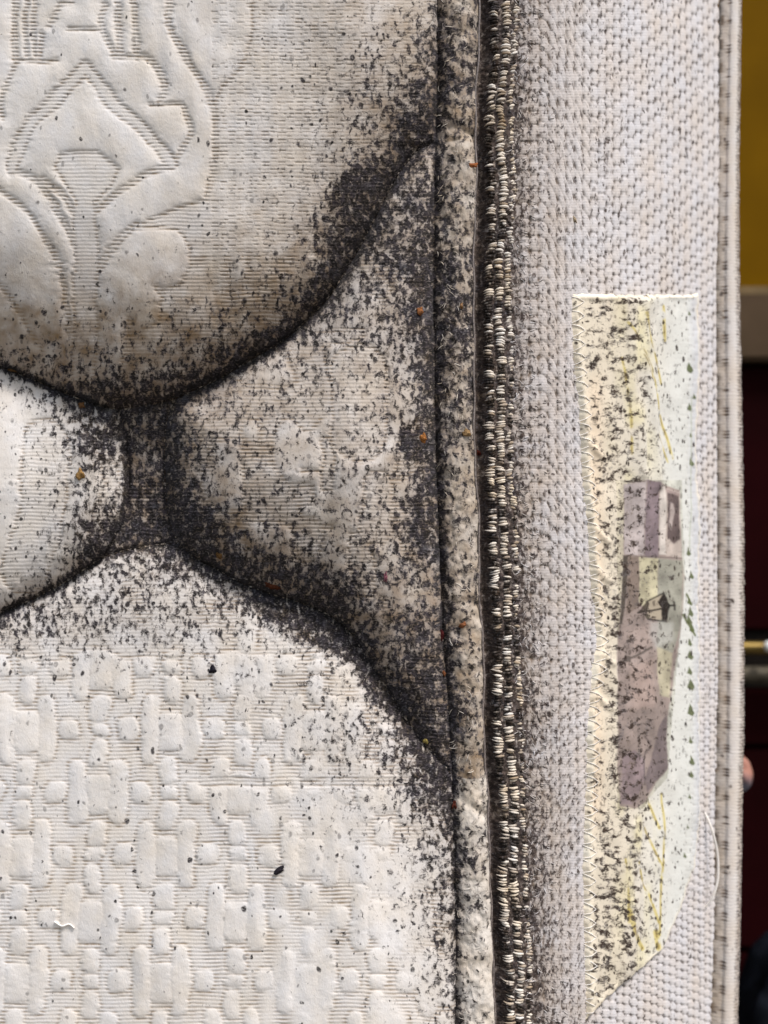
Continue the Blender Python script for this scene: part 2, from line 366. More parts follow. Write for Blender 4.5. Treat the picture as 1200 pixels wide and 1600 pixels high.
pat = m_s * (.3 + 2.9 * (1 - np.exp(-np.maximum(sd, 0) / 11))) + (1 - m_s) * (ribA * (rp - 1) * (1 - .25 * big) - .5) - (1 - rp) * edgef * 1.45 - dash * (1 - rp) * 1.2
pat += pat0 + .35 * (vn(X / 3.4, Y / 5, 37) - .5)
vert = 1.4 * np.sin(X / 7.0 + 3 * vn(X / 60, Y / 70, 38)) * m_s * sstep(0.45, .7, fbm(X / 50, Y / 60, 39))
pat = pat * np.where(cell == 4, .62, np.where(cell == 0, .72, .9))
h = h + on_panel * fine * (pat + .5 * vert) * (1 - .5 * np.exp(-dS / 12))
rib_at = fine * on_panel * np.clip((1 - m_s) * (1 - rp) ** 1.5 * .26 + (1 - rp) ** .7 * edgef * 1.1 * (.4 + .8 * vn(X / 5, Y / 5, 49)) + dash * (1 - rp) * .55, 0, 1) * (.5 + .9 * vn(X / 16, Y / 16, 48))

# tape round the edge
tw = np.clip((X - gx) / (ex - gx), 0, 1); on_tape = (~on_panel) & (X <= ex)
fold = np.zeros_like(X)
for y0, sl, wd, am in ((78, -.5, 9, 5), (197, .25, 7, 6), (228, -.2, 8, 3), (470, .8, 12, 3), (640, -.6, 14, 3), (935, .15, 8, 5), (958, .1, 10, 3), (1075, .05, 5, 4), (1238, .72, 8, 7), (1330, -.4, 16, 3), (1500, .3, 20, 3)):
    fold += am * np.exp(-((Y - y0 - sl * (X - gx)) / wd) ** 2)
tape = 21 * np.maximum(np.sin(math.pi * np.clip(tw * .93 + .02, 0, 1)), 0) ** .55 - 5
tape += (9 * (fbm(X / 18, Y / 30, 61, 3) - .5) + 2.4 * (vn(X / 5, Y / 7, 64) - .5)) * fine - fold * fine * (tw * .8 + .2)
h = np.where(on_tape, tape, h)
# border: seam allowance, then the brick-like knit
xe = X - ex; on_b = X > ex
base = -20 * np.exp(-((xe - 10) / 11) ** 2) - 7 * np.exp(-((xe - 30) / 22) ** 2)
cw = np.interp(Xc, [740, 830, 950, 1124], [16., 15., 11.5, 8.2]); cu = np.cumsum(np.gradient(Xc) / cw)[None, :] + 0 * X
cu = cu + (.10 + .5 * np.exp(-np.maximum(xe - 55, 0) / 45)) * (vn(X / 24, Y / 17, 81) - .5) - ex / 60.
ci = np.floor(cu); fc = cu - ci
gs = ease(Y, [(-900, 2.5), (0, 3.2), (400, 3.4), (900, 1.5), (1250, -2.5), (1600, -7), (3100, -8)]) * sstep(840, 930, X)
rr_ = (Y + (vn(ci * 3.7, Y / 50, 82) - .5) * (5 + 22 * np.exp(-np.maximum(xe - 55, 0) / 50)) - (ci - 60) * gs + 12.2 * np.mod(ci, 2) * sstep(820, 900, X)) / 24.5
ri = np.floor(rr_); fr = rr_ - ri
rnd = vn(ci * 17.3 + .5, ri * 9.1 + .5, 83)
puff = np.clip(1 - np.abs(2 * fc - 1) ** 2.6, 0, 1) ** .7 * np.clip(1 - np.abs(2 * fr - 1) ** 7, 0, 1) ** .7
wk = sstep(60, 76, xe) * fine
hole = np.exp(-(((fc - .04) * cw.mean() / 2.6) ** 2 + ((fr - .06) * 24.5 / 3.3) ** 2)) + .0
hole = np.exp(-(np.minimum(fc, 1 - fc) * cw[None, :] / 2.4) ** 2 - (np.minimum(fr, 1 - fr) * 24.5 / 3.4) ** 2)
soft = np.interp(Xc, [820, 900, 1100], [.72, .60, .42])[None, :]
knit = 2.3 * soft * puff * (.7 + .6 * rnd) - 2.2 * hole + .35 * soft * np.cos(2 * math.pi * Y / 4.2) + (vn(X / 5, Y / 5, 84) - .5) * 1.1 * soft
h = np.where(on_b, base + wk * knit + (1 - wk) * fine * 3 * (vn(X / 5, Y / 4, 85) - .5) + 5 * (fbm(X / 90, Y / 120, 86) - .5) * sstep(70, 140, xe), h)
gap = np.clip((1 - puff) * .6 * soft * soft + hole * 1.5 * (.3 + 1.2 * vn(ci * 7.7, ri * 5.3, 89)), 0, 1) * wk * (.55 + .9 * vn(X / 14, Y / 18, 87))
rib_at = np.where(on_b, gap, rib_at)
cX, cY, cZ = world(X, Y, h)

# mould: where it has grown (density), seams first, then traced patches
def G(x, y, sx, sy, a=0, p=2.):
    a = R(a); u = (X - x) * math.cos(a) + (Y - y) * math.sin(a); v = -(X - x) * math.sin(a) + (Y - y) * math.cos(a)
    return np.exp(-((u / sx) ** 2 + (v / sy) ** 2) ** (p / 2))
mo = np.zeros_like(X)
c0 = cell == 0; c1 = cell == 1; c2 = cell == 2; c3 = cell == 3; c4 = cell == 4
mU = .045 + .07 * sstep(150, 420, Y) + .07 * sstep(230, 330, X) + .50 * sstep(330, 700, X) * sstep(-160, 120, Y + 0 * X) + .34 * sstep(360, 620, Y) * sstep(-100, 200, X) + .08 * sstep(330, 560, Y)
mU += .42 * np.exp(-dUR / 20) * sstep(250, 420, X) + .32 * np.exp(-dUR / 36) + .5 * np.exp(-dU / 34) + .30 * np.exp(-dUR / 120)
mU += .95 * G(566, 302, 52, 40, -25, 5) + .30 * G(530, 380, 34, 60, -40) + .16 * G(690, 120, 60, 190) + .12 * G(600, 180, 90, 60)
mL = .22 + .62 * np.exp(-dU / 42) + .48 * G(150, 690, 45, 50) + .6 * np.exp(-dLO / 36) + .45 * G(165, 835, 50, 50) + .18 * G(120, 760, 80, 90) + .18 * sstep(0, 140, X)
mJ = 1.1 - .2 * G(225, 700, 25, 30)
mT = .70 + .36 * np.exp(-dUR / 16) + .34 * np.exp(-dJR / 34) + .42 * G(300, 810, 40, 75, -25) + .30 * G(640, 400, 70, 130) + .36 * G(668, 560, 24, 200) + .9 * G(645, 690, 20, 26, 0, 5)
mT += .55 * G(268, 770, 14, 90) + .25 * G(420, 890, 110, 36, 25) + .35 * G(650, 1080, 50, 140) - .20 * G(470, 710, 120, 100) - .1 * G(520, 600, 90, 50) + .45 * G(658, 800, 24, 90) - .18 * G(640, 935, 40, 12) + .3 * G(520, 930, 70, 40, 30)  # left rim band: mould, deepened to paint the shade on that side
mD = .13 + .50 * np.exp(-dJR / 22) * sstep(150, 330, X) + .48 * np.exp(-dJR / 130) + .85 * G(500, 985, 100, 30, 22, 4) + .7 * G(590, 1060, 26, 70, -35, 4) + .40 * np.exp(-dLO / 60)
mD += .42 * G(120, 975, 260, 55) + .48 * sstep(590, 705, X) + .22 * G(520, 1150, 160, 70, 25) + .10 * sstep(360, 600, X) * sstep(1100, 1200, Y) - .10 * sstep(1450, 1600, Y) + .2 * G(240, 880, 90, 40)
for c, f in ((c0, mU), (c1, mL), (c2, mJ), (c3, mT), (c4, mD)): mo = np.where(c, f, mo)
mo = mo + .45 * np.exp(-dG / 7) * (.6 + .5 * vn(X / 30, Y / 60, 93)) * on_panel * (1 - .4 * sstep(1350, 1600, Y)) + .8 * np.exp(-(dS / 6) ** 2) * on_panel
mTape = .42 + .35 * (fbm(X / 40, Y / 70, 91) - .5) * 2 + .8 * np.exp(-((X - gx) / 9)) + .35 * G(720, 480, 60, 110) + .18 * G(715, 120, 60, 70) - .12 * G(725, 240, 20, 60) - .18 * sstep(1350, 1520, Y) - .06 * sstep(.55, .8, tw) + .3 * G(715, 195, 40, 8) + .1 * G(715, 1100, 50, 100)
mo = np.where(on_tape, mTape + .20 + .10 * (1 - sstep(1100, 1350, Y)), mo)
mB = 1.6 * np.exp(-(np.maximum(xe - 14, 0) / 11) ** 2) + .55 * np.exp(-((xe - 40) / 28) ** 2) + .50 * np.exp(-np.maximum(xe - 50, 0) / 75) + .24 + .16 * G(950, 200, 28, 330) * vn(X / 12, Y / 40, 95) * 1.6
mB += .12 * sstep(560, 1100, Y) * np.exp(-((xe - 80) / 60) ** 2) + .06 * G(840, 150, 60, 150)
mo = np.where(on_b, mB, mo)
mo = mo * (.82 + .36 * fbm(X / 38, Y / 46, 97))
stain_shade = np.zeros_like(X)
stain_shade = np.where(c0, .75 * np.exp(-dU / 60) + .62 * np.exp(-dUR / 50) + .50 * sstep(260, 600, Y) + .18 * sstep(430, 690, X) + .16 * sstep(120, 460, X), stain_shade)  # seam stains, plus the brown shade painted under the upper pad
stain_shade = np.where(c3, .35 * np.exp(-dJR / 70) + .55 * G(330, 860, 90, 60, 30) + .35 * G(650, 1080, 60, 150) + .30, stain_shade)  # staining, plus painted shade along the left and lower rim
stain_shade = np.where(c1, .3 * np.exp(-dLO / 40) + .25 * np.exp(-dU / 16), stain_shade)
stain_shade = np.where(c4, .3 * np.exp(-dJR / 10), stain_shade); stain_shade = np.where(c2, .5, stain_shade)
stain_shade = stain_shade * 1.55 + .05 * on_panel * fbm(X / 60, Y / 60, 99) + .25 * on_panel * np.clip(mo - .2, 0, 1) + on_tape * (.22 + .25 * np.exp(-(X - gx) / 10)) + on_b * (.85 * np.exp(-(xe / 55) ** 2) + .35 * np.exp(-((xe - 90) / 60) ** 2) + .05)

fab = np.stack([np.interp(X, _X, _arc), Y, 0 * Y], -1).reshape(-1, 3)
co = np.stack([cX, cY, cZ], -1).reshape(-1, 3)
AT = dict(fabric=fab, mould=np.clip(mo, 0, 1.6).ravel(), stain_shade=np.clip(stain_shade, 0, 1).ravel(), rib=np.clip(rib_at, 0, 1).ravel())
Q = grid_quads(*X.shape)
fc_cell = cell[:-1, :-1]; f_panel = on_panel[:-1, :-1]; f_tape = on_tape[:-1, :-1]; f_b = on_b[:-1, :-1] & (X[:-1, :-1] < f0[:-1, :-1] + 9)
keep = (Y[1:, 1:] < ZB + 400)

bx_, by_, bz_ = [float(v) for v in world(np.array(500.), np.array(800.), np.array(0.))]
mattress = empty('mattress', (bx_, by_ + .06, 0))
tag(mattress, 'mouldy cream quilted mattress standing upright, black mildew spreading out from its seams', 'mattress')
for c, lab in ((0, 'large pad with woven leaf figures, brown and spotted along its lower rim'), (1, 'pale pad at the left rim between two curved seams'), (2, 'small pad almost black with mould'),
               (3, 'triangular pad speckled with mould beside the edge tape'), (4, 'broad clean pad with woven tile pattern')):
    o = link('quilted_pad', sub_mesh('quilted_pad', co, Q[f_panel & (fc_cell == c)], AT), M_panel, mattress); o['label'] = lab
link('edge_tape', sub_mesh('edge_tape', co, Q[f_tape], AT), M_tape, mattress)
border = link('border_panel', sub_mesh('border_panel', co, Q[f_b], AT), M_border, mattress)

# stitched loops of the overlock along the tape: real yarn
hs = None
def h_at(Xq, Yq):
    i = np.clip(np.searchsorted(Yc, Yq), 1, len(Yc) - 1); j = np.clip(np.searchsorted(Xc, Xq), 1, len(Xc) - 1)
    return h[i, j]
def fibre_mesh(items, sides=6):
    """items: list of (list of (X,Y,h), radii_px, mould, stain)"""
    V, Qs, A, o = [], [], [], 0
    for pts, rad, mo_, st_ in items:
        p = np.array(pts, float); wx_, wy_, wz_ = world(p[:, 0], p[:, 1], p[:, 2])
        v, q = tube(np.stack([wx_, wy_, wz_], -1), np.array(rad) * PX, sides)
        V.append(v); Qs.append(q + o); o += len(v)
        f = np.repeat(np.stack([np.interp(p[:, 0], _X, _arc), p[:, 1], 0 * p[:, 1]], -1), sides, 0)
        A.append((f, np.full(len(v), mo_), np.full(len(v), st_)))
    V = np.vstack(V); Qs = np.vstack(Qs)
    return V, Qs, dict(fabric=np.vstack([a[0] for a in A]), mould=np.concatenate([a[1] for a in A]), stain_shade=np.concatenate([a[2] for a in A]), rib=np.zeros(len(V)))
for k, (o0, o1, hh, mm, off) in enumerate(((19, 35, -8, .90, 0), (35, 51.5, -5.5, .55, 13), (51, 65, -5, .50, 4))):
    items = []; y = -80
    while y < 1690:                                        # each knot is a bundle of a few yarns
        nb = random.choice((1, 2, 2, 3)); e_ = float(edge(y)); drift = 2.2 * math.sin(y / 47 + k) + random.uniform(-1.6, 1.6)
        tone = max(0, mm + random.choice((-.7, -.5, -.4, -.2, .4, .9) if k else (-.9, -.7, -.4, .3, .6, .8))); bm_ = random.uniform(.75, 1.15); tilt = random.uniform(-2.6, 2.6)
        for q_ in range(nb):
            y += random.uniform(3.0, 4.2); env = .86 + .2 * math.sin(math.pi * (q_ + .5) / nb)
            half = (o1 - o0) / 2 * env * bm_ * random.uniform(.8, 1.12); mid = e_ + (o0 + o1) / 2 + drift + random.uniform(-1, 1)
            r0 = random.uniform(1.6, 2.5); lf = random.uniform(-1, 1.5); cv = random.uniform(-1.6, 1.6); hq = 3.2 * env
            pts = [(mid - half, y - tilt, hh - 5), (mid - half * .6, y - tilt * .4 + cv * .5, hh + hq * .4 + lf), (mid - half * .1, y + cv * .5, hh + hq + lf), (mid + half * .5, y + tilt * .6, hh + hq * .6 + lf), (mid + half, y + tilt - cv * .5, hh - 4)]
            items.append((pts, [r0 * .15, r0 * .75, r0 * 1.1, r0 * .8, r0 * .12], max(0, tone + random.uniform(-.25, .25)), random.choice((.05, .2, .5, .9))))
        y += random.uniform(.8, 3.2)
    V, Qs, A = fibre_mesh(items)
    tag(link('overlock_stitch', np_mesh('overlock_stitch', V, Qs, A), M_loop, mattress), kind='stuff')
# thin thread along the folded rim of the tape
ys_ = np.arange(-100, 1700, 6.); pts = [(float(edge(y)) - 1 + .8 * math.sin(y / 31), y, 4.5 + .8 * math.sin(y / 13)) for y in ys_]
V, Qs, A = fibre_mesh([(pts, [1.7] * len(pts), 0, 0)], 6); link('rim_thread', np_mesh('rim_thread', V, Qs), M_mono, mattress)
# seam stitches sunk in the quilting lines
items = []
for line in (S_up, S_ur, S_jr, S_lo):
    P = [p for p in smooth_line(line, 6) if -80 < p[0]]
    acc = 0; last = P[0]; seg = [P[0]]
    for p in P[1:]:
        L = math.hypot(p[0] - last[0], p[1] - last[1]); acc += L; last = p; seg.append(p)
        if acc > 9:
            a, b_ = seg[0], seg[-1]; m_ = ((a[0] * 2 + b_[0] * 2) / 4, (a[1] + b_[1]) / 2); g = .12
            pa = (a[0] + (b_[0] - a[0]) * g, a[1] + (b_[1] - a[1]) * g); pb = (b_[0] - (b_[0] - a[0]) * g, b_[1] - (b_[1] - a[1]) * g)
            hb = float(h_at(m_[0], m_[1]))
            items.append(([(*pa, hb - 1.5), (*m_, hb + 1.2), (*pb, hb - 1.5)], [.9, 1.3, .9], 1.1, .6)); seg = [p]; acc = 0
V, Qs, A = fibre_mesh(items, 5); tag(link('seam_stitching', np_mesh('seam_stitching', V, Qs, A), M_loop, mattress), kind='stuff')
# loose fibres raised from the worn nap
def fuzz(n, sampler, rmin, rmax, lmin, lmax):
    it = []
    for _ in range(n):
        x, y = sampler(); a = math.pi / 2 + 2.4 * (float(vn(np.array(x / 22), np.array(y / 30), 170)) - .5) * 2 + random.gauss(0, .3); L = random.uniform(lmin, lmax); r_ = random.uniform(rmin, rmax)
        hb = float(h_at(x, y)); cv = random.uniform(-.6, .6); lift = random.uniform(.2, 1.1)
        pts = [(x + L * s_ * math.cos(a + cv * s_), y + L * s_ * math.sin(a + cv * s_), 0) for s_ in (0, .35, .7, 1)]
        pts = [(p[0], p[1], float(h_at(p[0], p[1])) + l_) for p, l_ in zip(pts, (-.5, lift * .8, lift, .2))]
        it.append((pts, [r_ * .5, r_, r_ * .9, r_ * .3], random.choice((0, .1, .5, .8, 1.3, 1.3)), random.uniform(0, .5)))
    return it
def s_tape():
    y = random.uniform(-50, 1640); g, e_ = float(groove(y)), float(edge(y)); return random.uniform(g + 2, e_ - 3), y
V, Qs, A = fibre_mesh(fuzz(260, s_tape, .35, .6, 6, 13), 4); tag(link('nap_fibre', np_mesh('nap_fibre', V, Qs, A), M_loop, mattress), kind='stuff')
def s_bord():
    y = random.uniform(-50, 1640); e_ = float(edge(y)); return e_ + 55 + abs(random.gauss(0, 28)), y
V, Qs, A = fibre_mesh(fuzz(900, s_bord, .4, .75, 5, 12), 4); tag(link('nap_fibre', np_mesh('nap_fibre', V, Qs, A), M_border, mattress), kind='stuff')

# far edge tape: a flat flange and a ribbed cord
na = 46; Yt = np.concatenate([ext_t[::2], np.arange(-60, 1660, 1.35), ext_b[::2]])
A_, YY = np.meshgrid(np.linspace(math.radians(-100), math.radians(215), na), Yt)   # angle: 0 faces the camera, + turns right
f0y, f1y = far0(YY), far1(YY)
cxp = f0y * .34 + f1y * .66; rad = (f1y - f0y) * .36
cx_, cy_, cz_ = world(f0y + 12, YY, 0 * YY)
ctr_y = np.interp(1121., _X, _y) + 0.0045
ctr_x = (cxp - 600) * KP * ctr_y; RR = rad * KP * ctr_y
fl_ = sstep(-70, -45, YY) * (1 - sstep(1640, 1665, YY))
rib_ = np.abs(np.sin(math.pi * (YY + 2 * (vn(A_ * 2, YY / 12, 110) - .5)) / 5.0)) ** .8
nz = fbm(A_ * 3, YY / 9, 112, 2) - .5
flange = sstep(-.45, -.95, A_)
rr2 = RR * (1 + fl_ * (rib_ * (.03 + .07 * sstep(.25, .8, A_)) + .13 * nz * sstep(.1, .9, np.abs(A_ - .05)) + .02 * (vn(A_ * 9, YY / 3, 114) - .5)))
rr2 = rr2 * (1 + .62 * sstep(-.75, -1.6, A_)) - RR * .13 * np.exp(-((A_ + .62) / .16) ** 2)
tx = ctr_x + rr2 * np.sin(A_); ty = ctr_y - rr2 * np.cos(A_) * .8
tz = CAMZ - (YY - 800) * KP * ctr_y
k37 = np.mod(YY + 4 * vn(YY / 90, 0 * YY, 116), 37.5)
notch = np.exp(-((A_ + .60) / .24) ** 2) * (k37 < 15) * (np.mod(k37, 5) < 3.4) * 1.5 * (vn(YY / 6, 0 * YY, 119) > .2)
notch2 = np.exp(-((A_ + 1.25) / .14) ** 2) * (np.mod(YY + 12, 37.5) < 16)
tm = .16 + .30 * np.exp(-((A_ - 1.05) / .4) ** 2) + .10 * sstep(-.35, -.7, A_) - .12 * np.exp(-((A_ - .25) / .3) ** 2) + .32 * sstep(.3, .5, A_)
link('edge_tape', np_mesh('edge_tape', np.stack([tx, ty, tz], -1).reshape(-1, 3), grid_quads(*A_.shape).reshape(-1, 4),
     dict(fabric=np.stack([A_ * 17 + 900, YY, 0 * YY], -1).reshape(-1, 3), mould=np.clip(tm, 0, 1).ravel(), stain_shade=np.clip(.5 * sstep(-.45, -.85, A_) + .35 * sstep(.4, .8, A_), 0, 1).ravel(),
          rib=np.clip(notch * 1.3 + notch2 + fl_ * (1 - rib_) ** .7 * (sstep(.35, .65, A_) * 1.1 * vn(A_ * 3, YY / 9, 122) + .10), 0, 1).ravel())),
     cloth('far_tape_cloth', (.66, .62, .60), (.62, .54, .47), streak=(1 / 7, 1 / 2.6), groove_col=(.07, .045, .035), dark=(.05, .035, .03), grey=(.16, .13, .12), dots=.5, thread=(1 / 6, 1 / 2.), bump=.6), mattress)

# back of the mattress
px_ = np.array([-1480, -800, -200, 300, 640, 760, 900, 1000, 1118.]); fx, fy = np.interp(px_, _X, _x), np.interp(px_, _X, _y) + .012
back = [(fx[-1] + .004, fy[-1] + .012), (fx[-1] - .01, fy[-1] + .03), (fx[0], fy[0] + .19)]
out = list(zip(fx, fy)) + back; n = len(out)
ztop = CAMZ + 1640 * KP * .6; V = [(x, y, z) for z in (0.002, ztop) for x, y in out]
me = bpy.data.meshes.new('back_panel'); me.from_pydata(V, [], [[i, (i + 1) % n, (i + 1) % n + n, i + n] for i in range(n)] + [list(range(n))[::-1], list(range(n, 2 * n))])
link('back_panel', me, M_back, mattress)

# ---------------------------------------------------------------- sewn-on printed label
LP = smooth_line([(893, 458), (896, 560), (904, 640), (912, 760), (920, 880), (927, 950), (932, 1003), (924, 1050), (917, 1130), (916, 1200), (913, 1300), (912, 1400), (913, 1500), (914, 1592)], 3) + \
     [(945, 1560), (985, 1525), (1034, 1483), (1062, 1420), (1082, 1350), (1090, 1290), (1091, 1200), (1089, 1000), (1092, 800), (1088, 700), (1091, 560), (1090, 459), (1000, 461)]
lX = np.arange(885, 1112, 1.25); lY = np.arange(448, 1602, 1.3); X2, Y2 = np.meshgrid(lX, lY)
wob = 1.5 * (vn(X2 / 5, Y2 / 12, 120) - .5) + 1.5 * np.abs(np.mod(Y2, 22) / 11 - 1)
sdl = psdf(X2, Y2, LP) - wob
# border relief under it, softened
i1 = np.clip(np.searchsorted(Yc, lY), 1, len(Yc) - 1); j1 = np.clip(np.searchsorted(Xc, lX), 1, len(Xc) - 1)
under = h[np.ix_(i1, j1)]; kn = (wk * knit)[np.ix_(i1, j1)]
trans = sstep(1058, 1084, X2 + 8 * vn(X2 / 20, Y2 / 40, 121)) * .75 + .25
trans = np.maximum(trans, .5 * (1 - sstep(470, 500, Y2)))
# folds
fl = 3.6 * np.sin((X2 - .12 * Y2) / 21 + 2.4 * vn(X2 / 90, Y2 / 200, 122)) * sstep(940, 980, X2) * (1 - sstep(1075, 1100, X2))
fl += 5 * np.exp(-(pdist(X2, Y2, [(1002, 470), (1000, 560), (1012, 640), (1022, 760)]) / 6) ** 2)
fl += 4 * np.exp(-(pdist(X2, Y2, [(975, 470), (985, 600), (995, 740)]) / 8) ** 2) + 4 * np.exp(-(pdist(X2, Y2, [(985, 1290), (992, 1380), (978, 1480)]) / 7) ** 2)
for yy, xx in ((690, 925), (820, 930), (880, 930), (1010, 938), (1080, 935)):
    fl += 3.5 * np.exp(-(pdist(X2, Y2, [(xx - 14, yy), (xx + 14, yy + 26)]) / 5) ** 2)
ribs_b = np.sin((X2 + .12 * Y2) / 2.2) * (1 - sstep(10, 60, (X2 - 913) * .55 + (1560 - Y2) * .45 - 4)) * sstep(1380, 1440, Y2)
fl = np.maximum(fl, -1.8)
ribs_b += .9 * np.sin(X2 / 2.4) * (1 - sstep(480, 500, Y2)) + .8 * np.sin((X2 - Y2 * .5) / 5) * sstep(1080, 1092, X2)
hl = under - kn * (1 - .35 * trans) + 1.4 + 6.0 * sstep(-1, 4, sdl) + 1.6 * np.exp(-((sdl - 7) / 4) ** 2) * (X2 < 960) + 6 * (fbm(X2 / 22, Y2 / 50, 153, 2) - .5) + fl * sstep(0, 12, sdl) + 1.1 * ribs_b
hl -= 6 * (1 - sstep(-4, 0, sdl))
lx_, ly_, lz_ = world(X2, Y2, hl)
# the print (flat colour on the cloth)
prt = np.zeros(X2.shape + (3,)); pm = np.zeros(X2.shape)
def paint(mask, rgb, a=1.0):
    global prt, pm
    mk = np.clip(mask, 0, 1) * a; prt = prt * (1 - mk[..., None]) + lin(*rgb) * mk[..., None]; pm = pm + (1 - pm) * mk
def ppoly(pts, rgb, a=1., s=1.7): paint(sstep(-s, s, psdf(X2, Y2, pts) + 1.2 * (vn(X2 / 4, Y2 / 5, 131) - .5)), rgb, a)
def pline(pts, w_, rgb, a=1., s=1.): paint(1 - sstep(w_ - s, w_ + s, pdist(X2, Y2, smooth_line(pts, 3) if len(pts) > 2 else pts)), rgb, a)
prt[:] = lin(220, 209, 190)
cool = sstep(945, 1062, X2 + 14 * (vn(X2 / 30, Y2 / 90, 132) - .5)); paint(cool, (206, 208, 206), .85)
paint(sstep(1066, 1086, X2), (192, 193, 199), .92)
paint(np.exp(-((X2 - 925) / 14) ** 2) * sstep(560, 620, Y2) * (1 - sstep(1250, 1320, Y2)), (228, 205, 178), .6)
yel = np.exp(-((X2 - 985) / 26) ** 2) * ((Y2 < 750) + 1. * (Y2 > 1250)) * sstep(.35, .75, vn(X2 / 16, Y2 / 50, 133)); paint(yel, (228, 216, 150), .42)
for pts, w_ in (([(998, 490), (1008, 530), (1018, 560), (1026, 600)], 1.8), ([(972, 505), (985, 525), (1000, 560), (1010, 575), (1016, 600), (1022, 640)], 1.6), ([(1030, 480), (1031, 500), (1034, 532)], 3),
                ([(1024, 650), (1030, 668), (1038, 690), (1045, 716)], 2.6), ([(1020, 672), (1028, 700), (1038, 722)], 1.4), ([(995, 555), (1003, 572), (1010, 590)], 1.8), ([(965, 560), (972, 600), (978, 650), (980, 710)], 1.6),
                ([(1008, 1242), (1014, 1262), (1026, 1293)], 2.2), ([(1003, 1292), (1012, 1315), (1028, 1350)], 2), ([(992, 1345), (1000, 1380), (1010, 1400), (1024, 1440)], 2), ([(976, 1420), (982, 1450), (990, 1468), (998, 1480)], 4),
                ([(970, 1340), (976, 1390), (974, 1440)], 1.6), ([(1020, 1455), (1024, 1480)], 5), ([(1030, 1240), (1034, 1300), (1028, 1380), (1026, 1460)], 1.6)):
    brk = sstep(.2, .55, vn(X2 / 5, Y2 / 13, 137)); paint((1 - sstep(w_ * .8 - .6, w_ * .8 + 1.6, pdist(X2, Y2, smooth_line(pts, 3)))) * brk, (204, 186, 96), .75); paint((1 - sstep(w_ * .35 - .5, w_ * .35 + .9, pdist(X2, Y2, smooth_line(pts, 3)))) * sstep(.3, .6, vn(X2 / 4, Y2 / 9, 138)), (128, 106, 48), .7)
for x_, y_, s_ in ((1074, 490, 4), (1073, 575, 9), (1080, 620, 5), (1074, 636, 7), (1076, 680, 4), (1078, 722, 7), (1070, 862, 7), (1073, 898, 7), (1069, 938, 8), (1071, 955, 9), (1068, 968, 9), (1072, 980, 8), (1068, 1003, 6), (1069, 1022, 8), (1068, 1047, 7), (1070, 1068, 10), (1070, 1108, 10), (1070, 1155, 6), (1071, 1187, 8), (1070, 1208, 6), (1068, 1243, 4), (1066, 1290, 4), (1063, 1335, 4)):
    ppoly([(x_ - s_ * .25, y_ - s_), (x_ + s_ * .55, y_ + s_ * .5), (x_ + s_ * .2, y_ + s_), (x_ - s_ * .6, y_ + s_ * .55)], (80, 90, 52), .95, .8)
pline([(1076, 620), (1077, 760), (1071, 860)], 1.0, (150, 158, 130), .5)
# picture: houses and a street lantern, printed lying on its side
ppoly([(971, 757), (1000, 750), (1024, 756), (1056, 766), (1058, 870), (1060, 900), (1055, 980), (1043, 1080), (1036, 1130), (1037, 1200), (1022, 1222), (1006, 1252), (985, 1262), (962, 1258), (958, 1180), (958, 1020), (964, 960), (970, 868)], (164, 148, 146))
ppoly([(971, 757), (1001, 752), (1001, 868), (971, 866)], (196, 184, 188))
ppoly([(1002, 750), (1021, 753), (1021, 885), (1002, 868)], (142, 126, 136))
ppoly([(1022, 758), (1032, 760), (1032, 866), (1022, 866)], (222, 212, 210))
ppoly([(1032, 763), (1057, 770), (1057, 872), (1032, 868)], (196, 182, 178))
ppoly([(1033, 768), (1055, 774), (1055, 842), (1044, 850), (1034, 838)], (98, 84, 86)); ppoly([(1038, 785), (1044, 787), (1046, 800), (1040, 828), (1036, 820)], (176, 162, 162))
ppoly([(1032, 764), (1056, 771), (1056, 776), (1032, 769)], (160, 142, 142))
ppoly([(993, 870), (1021, 872), (1021, 940), (1012, 956), (993, 940)], (206, 198, 172)); ppoly([(1021, 872), (1059, 876), (1054, 980), (1044, 1020), (1022, 1010)], (160, 158, 150))
ppoly([(969, 868), (977, 868), (972, 940), (967, 975), (963, 975)], (72, 66, 62)); pline([(970, 868), (1058, 872)], .8, (110, 100, 98), .8)
ppoly([(976, 868), (993, 870), (993, 950), (973, 960)], (140, 124, 118))
ppoly([(1022, 1010), (1044, 1020), (1040, 1090), (1026, 1085)], (196, 190, 164), .7)
ppoly([(1012, 1190), (1026, 1130), (1036, 1115), (1037, 1200), (1008, 1238), (1003, 1215)], (118, 106, 112), .9); ppoly([(966, 1180), (985, 1170), (1000, 1185), (1003, 1215), (985, 1256), (963, 1254)], (150, 132, 142), .8)
pline([(1003, 1150), (1012, 1165), (1002, 1180), (1003, 1225)], 1.6, (96, 84, 90), .7)
pline([(959, 1036), (972, 1030), (990, 1024), (1014, 1011)], 1.7, (84, 76, 74), .9); ppoly([(970, 1024), (980, 1024), (980, 1033), (970, 1034)], (80, 72, 70), .8)
tone_ = np.clip(.46 + .76 * fbm(X2 / 13, Y2 / 22, 151, 3), 0, 1.25) * (1 - .12 * (np.mod(X2 * .5 + Y2 + 6 * vn(X2 / 9, Y2 / 30, 152), 24) < 2))
prt = prt * np.array([.95, .95, .89]) ** (psdf(X2, Y2, [(960, 750), (1060, 750), (1062, 900), (1045, 1100), (1037, 1215), (1000, 1262), (958, 1262)]) > 0)[..., None].astype(float) * np.where(psdf(X2, Y2, [(960, 750), (1060, 750), (1062, 900), (1045, 1100), (1037, 1215), (1000, 1262), (958, 1262)]) > 0, tone_, 1)[..., None]
